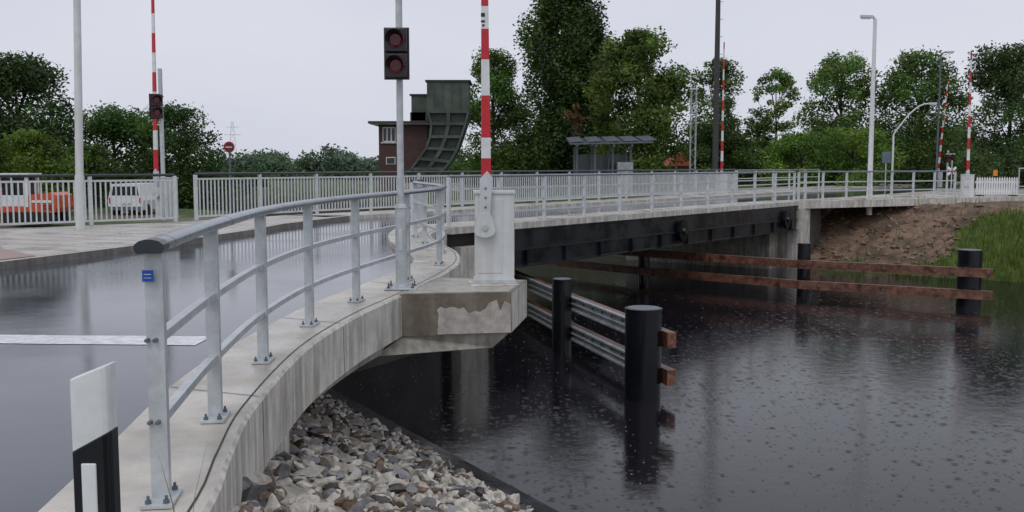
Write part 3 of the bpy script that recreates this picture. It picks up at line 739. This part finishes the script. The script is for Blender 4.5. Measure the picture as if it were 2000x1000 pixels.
# shelter
m=MB(); D=62.
a,b=wx(1120,D),wx(1240,D); zt=wz(287,D)
for i,x in enumerate(np.linspace(a+.2,b-.3,4)):
    for y in(D,D+2.6): m.box((x,y,zt/2-.1),(.12,.12,zt+.1),greyst)
    m.bar((x,D-.7,zt+.0),(x,D+3.4,zt+.40),.1,.16,greyst)
for i,t in enumerate(np.linspace(0,1,9)):
    m.bar((a-.3,D-.7+4.1*t,zt+.1+.40*t),(b+1.0,D-.7+4.1*t,zt+.2+.40*t),.09,.1,greyst)
for i,x in enumerate(np.linspace(a,b+.7,5)):
    m.add([(x-.3,D-.75,zt+.19+.02*i),(x+.55,D-.75,zt+.25+.02*i),(x+.55,D+3.4,zt+.66+.02*i),(x-.3,D+3.4,zt+.60+.02*i)],[(0,1,2,3)],mat('shelter_sheet',(0.15,0.17,0.20),.3))
m.box(((a+b)/2,D+2.66,1.3),(b-a-.4,.03,1.9),mat('shelter_glass',(0.06,0.08,0.08),.15))
m.box((wx(1218,D),D-.4,.6),(.95,.6,2.4-.1),galvd)
m.build('bus_shelter')
m=MB(); D=88.
x0_,x1_=wx(1305,D),wx(1345,D)
m.box(((x0_+x1_)/2,D+2,.7),(x1_-x0_,4,1.6),brickm)
m.extr([(x0_-.2,D-.2,1.5),(x1_+.2,D-.2,1.5),((x0_+x1_)/2+.2,D-.2,2.7)],(0,4.5,0),rooft); m.build('house')

# ---------------------------------------------------------------- vehicles behind the left railing
m=MB(); ex,ey=-19.6,41.; ez=-.86
for s_ in(-1,1):
    pl=[]
    for i in range(10): a_=math.pi/2+math.pi*i/9; pl.append((ex-.8+.26*math.cos(a_),ey+s_*.62-.17,ez+.27+.26*math.sin(a_)))
    for i in range(10): a_=-math.pi/2+math.pi*i/9; pl.append((ex+.8+.26*math.cos(a_),ey+s_*.62-.17,ez+.27+.26*math.sin(a_)))
    m.extr(pl,(0,.34,0),rubber)
m.cyl((ex,ey,ez+.4),(ex,ey,ez+.5),.4,.4,rubber,18)
m.extr([(ex-1.15,ey-.75,ez+.5),(ex+1.1,ey-.75,ez+.5),(ex+1.22,ey-.75,ez+.7),(ex+1.18,ey-.75,ez+1.2),(ex+.95,ey-.75,ez+1.32),(ex+.1,ey-.75,ez+1.22),(ex-.05,ey-.75,ez+.75),(ex-1.15,ey-.75,ez+.75)],(0,1.5,0),orange)
m.box((ex+.6,ey-.765,ez+.95),(.8,.02,.10),white)
for i in range(4): m.box((ex+.85,ey-.765,ez+.62+.06*i),(.4,.02,.02),rubber)
for x in(ex-1.1,ex+.0):
    for y in(ey-.7,ey+.2): m.box((x,y,ez+1.35),(.12,.12,1.25),white)
m.box((ex-.52,ey-.25,ez+2.02),(1.35,1.15,.14),white); m.box((ex-.55,ey-.70,ez+.98),(1.0,.04,.45),white); m.box((ex-.55,ey-.2,ez+1.4),(1.0,.8,1.0),glass)
m.box((ex-.6,ey-.72,ez+1.6),(.07,.05,.8),white)
m.bar((ex-1.2,ey+.5,ez+.8),(ex-2.3,ey+.5,ez+1.9),.2,.3,orange); m.bar((ex-2.3,ey+.5,ez+1.9),(ex-3.2,ey+.5,ez+.9),.18,.24,orange)
m.extr([(ex-3.3,ey+.2,ez+.9),(ex-3.0,ey+.2,ez+.9),(ex-2.8,ey+.2,ez+.3),(ex-3.3,ey+.2,ez+.1)],(0,.6,0),rubber)
m.build('mini_excavator',bevel=.03)
m=MB(); vx,vy=wx(246,50),50.; vz=-1.0
m.extr([(vx-.85,vy,vz+.3),(vx+.85,vy,vz+.3),(vx+.9,vy,vz+.8),(vx+.82,vy,vz+1.05),(vx+.7,vy,vz+1.62),(vx-.7,vy,vz+1.62),(vx-.82,vy,vz+1.05),(vx-.9,vy,vz+.8)],(0,3.6,0),white)
m.extr([(vx-.68,vy-.012,vz+1.05),(vx+.68,vy-.012,vz+1.05),(vx+.6,vy-.012,vz+1.5),(vx-.6,vy-.012,vz+1.5)],(0,.01,0),glass)
m.box((vx,vy-.05,vz+.4),(1.7,.12,.18),greyst)
for s_ in(-1,1):
    m.box((vx+s_*.76,vy-.02,vz+.8),(.12,.05,.26),red)
    for y in(vy+.7,vy+2.9): m.cyl((vx+s_*.65,y,vz+.3),(vx+s_*.88,y,vz+.3),.3,.3,rubber,20)
m.box((vx,vy-.03,vz+.66),(.48,.02,.11),cabm)
m.build('white_van',bevel=.04)

# pylon
m=MB(); px,py=wx(458,420),420.; top=wz(240,420)
for s_ in(-1,1):
    m.cyl((px+s_*2.2,py,0),(px+s_*.3,py,top),.09,.07,galv,5)
for i in range(8):
    t0=i/8;t1=(i+1)/8; w0=2.2-1.9*t0;w1=2.2-1.9*t1
    m.cyl((px-w0,py,top*t0),(px+w1,py,top*t1),.05,.05,galv,4); m.cyl((px+w0,py,top*t0),(px-w1,py,top*t1),.05,.05,galv,4)
for t,w in((.72,3.6),(.88,2.6)): m.cyl((px-w,py,top*t),(px+w,py,top*t),.09,.09,galv,5)
m.build('power_pylon')

# ---------------------------------------------------------------- trees
def mesh_col(name,V,Fq,Cc,mats,mi=None):
    me=bpy.data.meshes.new(name); me.from_pydata(V,[],Fq)
    for mm in mats: me.materials.append(mm)
    if mi is not None: me.polygons.foreach_set('material_index',mi)
    ca=me.color_attributes.new('Col','FLOAT_COLOR','POINT'); ca.data.foreach_set('color',np.asarray(Cc,dtype=float).ravel())
    me.update(); ob=bpy.data.objects.new(name,me); scn.collection.objects.link(ob); return ob
def leafquads(cent,rad,tone,n,size,zs=.85):
    idx=RNG.choice(len(cent),n,p=(rad**2)/np.sum(rad**2))
    d=RNG.normal(size=(n,3)); d/=np.linalg.norm(d,axis=1)[:,None]
    r=rad[idx]*RNG.uniform(.15,1.0,n)**.5*RNG.choice([1,1,1,1.35],n)
    pos=cent[idx]+d*r[:,None]*np.array([1,1,zs])
    a=RNG.normal(size=(n,3)); a[:,2]*=.7; a/=np.linalg.norm(a,axis=1)[:,None]
    b=np.cross(a,d+RNG.normal(size=(n,3))*.6+np.array([0,0,.3])); b/=np.linalg.norm(b,axis=1)[:,None]
    s=size*RNG.uniform(.55,1.3,n)[:,None]
    v=np.stack([pos-a*s,pos-b*s*.55,pos+a*s,pos+b*s*.55],axis=1).reshape(-1,3)
    f=np.arange(4*n).reshape(-1,4)
    c=tone[idx]*RNG.uniform(.7,1.3,n)[:,None]
    c=np.repeat(np.hstack([c,np.ones((n,1))]),4,axis=0)
    return v,f,c
LT=1.5
def tree(name,x,y,z0,w,ztop,nl=14000,leaf=.13,nc=75,base=(.052,.085,.026),prof='round',low=.12,cl=.15,seed=0):
    rng=np.random.default_rng(seed+int(abs(x)*10)); hgt=ztop-z0
    t=rng.uniform(0,1,nc)**.9
    if prof=='round': wd=np.sqrt(np.clip(1-(2*t-.85)**2/1.35,0.02,1))
    elif prof=='poplar': wd=np.clip(.92-.1*t-.95*np.clip(t-.62,0,1),.12,1.1)
    ang=rng.uniform(0,2*math.pi,nc)
    lob=1+.20*np.sin(ang*3+rng.uniform(0,6))*np.sin(t*(7 if prof=='round' else 15)+rng.uniform(0,6))
    rr=np.sqrt(rng.uniform(.03,1.1,nc))*wd*lob*(w/2)*(1-cl*.6)
    cent=np.stack([x+rr*np.cos(ang),y+rr*np.sin(ang),z0+hgt*(low+(1-low-.03)*t)],axis=1)
    rad=rng.uniform(.5,1.35,nc)*cl*w*(.8+.35*(1-t))
    cent[:,2]=np.minimum(cent[:,2],ztop-rad*.75)
    tone=LT*np.array(base)[None,:]*rng.uniform(.5,1.5,nc)[:,None]*np.stack([rng.uniform(.85,1.2,nc),np.ones(nc),rng.uniform(.65,1.1,nc)],axis=1)
    v,f,c=leafquads(cent,rad,tone,nl,leaf,.85 if prof=='round' else 1.5)
    m=MB()
    tr=max(.12,w*.03); m.cyl((x,y,z0-.5),(x+.1,y,z0+hgt*.45),tr,tr*.6,bark,10); m.cyl((x+.1,y,z0+hgt*.45),(x,y,z0+hgt*.85),tr*.6,tr*.15,bark,8)
    for i in rng.choice(nc,min(16,nc),replace=False):
        zz=z0+hgt*.2+ (cent[i,2]-z0-hgt*.2)*.55
        m.cyl((x+.05,y,max(z0+.6,zz)),tuple(cent[i]),tr*.35,tr*.08,bark,6)
    V=[list(p) for p in m.v]+v.tolist(); o=len(m.v)
    Fq=m.f+(f+o).tolist(); Cc=np.vstack([np.ones((o,4))*.5,c]); mi=[0]*len(m.f)+[1]*len(f)
    return mesh_col(name,V,Fq,Cc,[bark,leafm],mi)
gd=(.040,.068,.024)
tree('poplar_tree',wx(1106,82),82,-.3,8.6,wz(-45,82),60000,.16,340,(.045,.080,.028),'poplar',.03,.11,1)
tree('maple_tree',wx(1243,72),72,-.3,7.6,wz(66,72),38000,.14,160,(.068,.104,.026),'round',.02,.14,2)
tree('birch_tree',wx(962,84),84,-.3,6.2,wz(102,84),24000,.13,100,(.070,.118,.034),'round',.03,.15,3)
tree('alder_tree',wx(1392,92),92,-.3,6.4,wz(120,92),18000,.14,90,(.070,.112,.038),'round',.02,.14,4)
tree('birch_tree',wx(1510,98),98,-.3,5.2,wz(138,98),11000,.14,60,(.085,.135,.04),'round',.02,.14,5)
tree('ash_tree',wx(1635,88),88,-.3,7.2,wz(108,88),21000,.14,90,(.085,.14,.04),'round',.02,.14,6)
tree('ash_tree',wx(1790,84),84,-.3,8.4,wz(104,84),28000,.14,120,(.065,.11,.034),'round',.0,.14,7)
tree('oak_tree',wx(1962,70),70,-.3,6.6,wz(88,70),21000,.12,100,(.048,.080,.032),'round',.02,.15,8)
tree('oak_tree',wx(2090,80),80,-.3,9,wz(70,80),12000,.16,70,gd,'round',.03,.16,9)
tree('oak_tree',wx(40,62),62,-.9,8.2,wz(112,62),30000,.13,120,(.036,.066,.027),'round',.0,.15,10)
tree('oak_tree',wx(-110,58),58,-.9,8.0,wz(90,58),12000,.16,70,(.034,.062,.026),'round',.0,.15,11)
tree('hawthorn_tree',wx(225,72),72,-.9,7.4,wz(212,72),18000,.13,85,(.048,.09,.027),'round',.0,.15,12)
tree('hawthorn_tree',wx(352,68),68,-.9,6.2,wz(208,68),18000,.12,85,(.042,.080,.024),'round',.0,.15,13)
tree('willow_bush',wx(55,50),50,-.9,4.4,wz(258,50),12000,.10,60,(.078,.118,.022),'round',.0,.16,14)
tree('willow_bush',wx(160,60),60,-.9,4.4,wz(285,60),9000,.12,45,(.05,.085,.022),'round',.0,.17,15)
tree('elder_bush',wx(1560,80),80,-.3,6,wz(262,80),9000,.13,50,(.095,.155,.034),'round',.0,.16,16)
tree('elder_bush',wx(1660,78),78,-.3,7,wz(250,78),12000,.13,60,(.09,.15,.034),'round',.0,.15,17)
tree('copper_shrub',wx(1122,70),70,-.3,1.4,wz(205,70),350,.10,14,(.11,.055,.03),'round',.55,.2,18)
def hedge(name,x0,x1,y0,y1,z0,h0,h1,n,leaf,nl,base,cr=(1.0,2.0)):
    rng=np.random.default_rng(n+nl); C_=[];R_=[];T_=[]
    for i in range(n):
        t=rng.uniform(); x=x0+(x1-x0)*t; y=rng.uniform(y0,y1); hh=h0+(h1-h0)*(.5+.5*math.sin(x*.31+1.3*math.sin(x*.13))*rng.uniform(.5,1))
        r=rng.uniform(*cr); z=z0+rng.uniform(0,1)**.7*max(.3,hh-r)
        C_.append((x,y,z)); R_.append(r); T_.append(1.35*np.array(base)*rng.uniform(.6,1.45)*np.array([rng.uniform(.85,1.2),1,rng.uniform(.8,1.2)]))
    v,f,c=leafquads(np.array(C_),np.array(R_),np.array(T_),nl,leaf)
    mesh_col(name,v.tolist(),f.tolist(),c,[leafm])
hedge('distant_tree_row',wx(420,210),wx(800,210),205,225,-1,4,7.6,190,.42,20000,(.085,.125,.095),(1.3,2.6))  # distance haze is put into the leaf colour: paler, bluer base
hedge('hedge',wx(-150,76),wx(480,76),74,84,-1.2,2.5,4.2,170,.2,22000,(.040,.074,.026),(.7,1.3))
hedge('hedge',wx(440,120),wx(960,120),118,126,-1.2,2.0,3.0,140,.25,16000,(.055,.09,.035),(.7,1.2))
hedge('hedge',wx(880,90),wx(1480,90),92,98,-1,4,7.5,220,.22,30000,(.048,.085,.028),(1.,1.8))
hedge('hedge',wx(1400,104),wx(2250,104),100,112,-1,3.0,6.0,300,.24,36000,(.065,.11,.034),(1.,1.8))
hedge('distant_tree_row',wx(1340,150),wx(2250,150),146,156,-1,6,10.5,280,.36,26000,(.085,.125,.07),(1.5,2.6))  # haze again carried by a paler, bluer leaf colour

# ---------------------------------------------------------------- grass
def grass(name,pts,h,base,wd=.012,lmin=.1,lmax=.5):
    V=[];Fs=[];Cc=[]
    for (x,y) in pts:
        z=hland(x,y)
        if z<WL-.1: continue
        a=random.uniform(0,6.28); l=h*random.uniform(.45,1.3); w=wd*random.uniform(.7,1.5); lean=random.uniform(lmin,lmax)*l
        dx,dy=math.cos(a),math.sin(a); b=random.uniform(0,6.28); ex_,ey_=math.cos(b)*lean,math.sin(b)*lean; o=len(V)
        V+= [(x-dx*w,y-dy*w,z-.05),(x+dx*w,y+dy*w,z-.05),(x+dx*w*.7+ex_*.4,y+dy*w*.7+ey_*.4,z+l*.6),(x-dx*w*.7+ex_*.4,y-dy*w*.7+ey_*.4,z+l*.6),(x+ex_,y+ey_,z+l)]
        Fs+= [(o,o+1,o+2,o+3),(o+3,o+2,o+4)]
        t=random.uniform(.6,1.4); Cc+=[(base[0]*t*random.uniform(.9,1.3),base[1]*t,base[2]*t,1)]*5
    mesh_col(name,V,Fs,Cc,[grassm])
pts=[]
random.seed(5)
while len(pts)<12000:
    x=random.uniform(14.5,34); y=random.uniform(28,52); s=B.x*x+B.y*y
    if s<41.8 or s>50: continue
    g=grassy(x,y)
    if g>0.2+random.uniform(0,.9) or random.random()<.02: pts.append((x,y))
grass('grass_bank',pts,.45,(.13,.20,.045),.02)
grass('grass_tuft',[(-1.33+random.gauss(0,.03),3.9+random.gauss(0,.05)) for _ in range(5)],.55,(.22,.22,.10),.003)
grass('reed_grass',[(.93+random.gauss(0,.03),3.3+random.gauss(0,.05)) for _ in range(4)],1.5,(.20,.22,.10),.004,.02,.12)

# ---------------------------------------------------------------- camera, light, world
cam=bpy.data.cameras.new('camera'); co=bpy.data.objects.new('camera',cam); scn.collection.objects.link(co)
cam.sensor_width=36; cam.lens=35; cam.clip_end=5000; cam.clip_start=.05
co.location=(0,0,H); co.rotation_euler=(math.radians(90)-math.atan(177/F),0,0)
scn.camera=co
el,az=math.radians(55),math.radians(200)
w=bpy.data.worlds.new('World'); scn.world=w; w.use_nodes=True; N=w.node_tree.nodes; L=w.node_tree.links
bg=N['Background']; bg.inputs['Strength'].default_value=0.1
sky=N.new('ShaderNodeTexSky'); sky.sky_type='NISHITA'; sky.sun_disc=False; sky.sun_elevation=el; sky.sun_rotation=az
hs=N.new('ShaderNodeHueSaturation'); hs.inputs['Saturation'].default_value=.15; L.new(sky.outputs[0],hs.inputs['Color'])
mx=N.new('ShaderNodeMix'); mx.data_type='RGBA'; mx.inputs[0].default_value=.86; L.new(hs.outputs[0],mx.inputs[6])
tc=N.new('ShaderNodeTexCoord'); cn=N.new('ShaderNodeTexNoise'); cn.inputs['Scale'].default_value=2.0; cn.inputs['Detail'].default_value=4
mp=N.new('ShaderNodeMapping'); mp.inputs['Scale'].default_value=(1,1,3); L.new(tc.outputs['Generated'],mp.inputs[0]); L.new(mp.outputs[0],cn.inputs['Vector'])
cr=N.new('ShaderNodeValToRGB'); cr.color_ramp.elements[0].position=.3; cr.color_ramp.elements[1].position=.7
cr.color_ramp.elements[0].color=(6.3,6.6,7.7,1); cr.color_ramp.elements[1].color=(7.3,7.5,8.4,1)
L.new(cn.outputs['Fac'],cr.inputs['Fac']); L.new(cr.outputs[0],mx.inputs[7]); L.new(mx.outputs[2],bg.inputs['Color'])
sd=bpy.data.lights.new('sun','SUN'); sd.energy=.7; sd.angle=math.radians(30); sd.color=(1,.97,.93)
so=bpy.data.objects.new('sun',sd); scn.collection.objects.link(so)
dirv=Vector((math.sin(az)*math.cos(el),math.cos(az)*math.cos(el),math.sin(el)))
so.rotation_euler=dirv.to_track_quat('Z','Y').to_euler()
scn.view_settings.view_transform='Standard'; scn.view_settings.look='None'; scn.view_settings.exposure=0
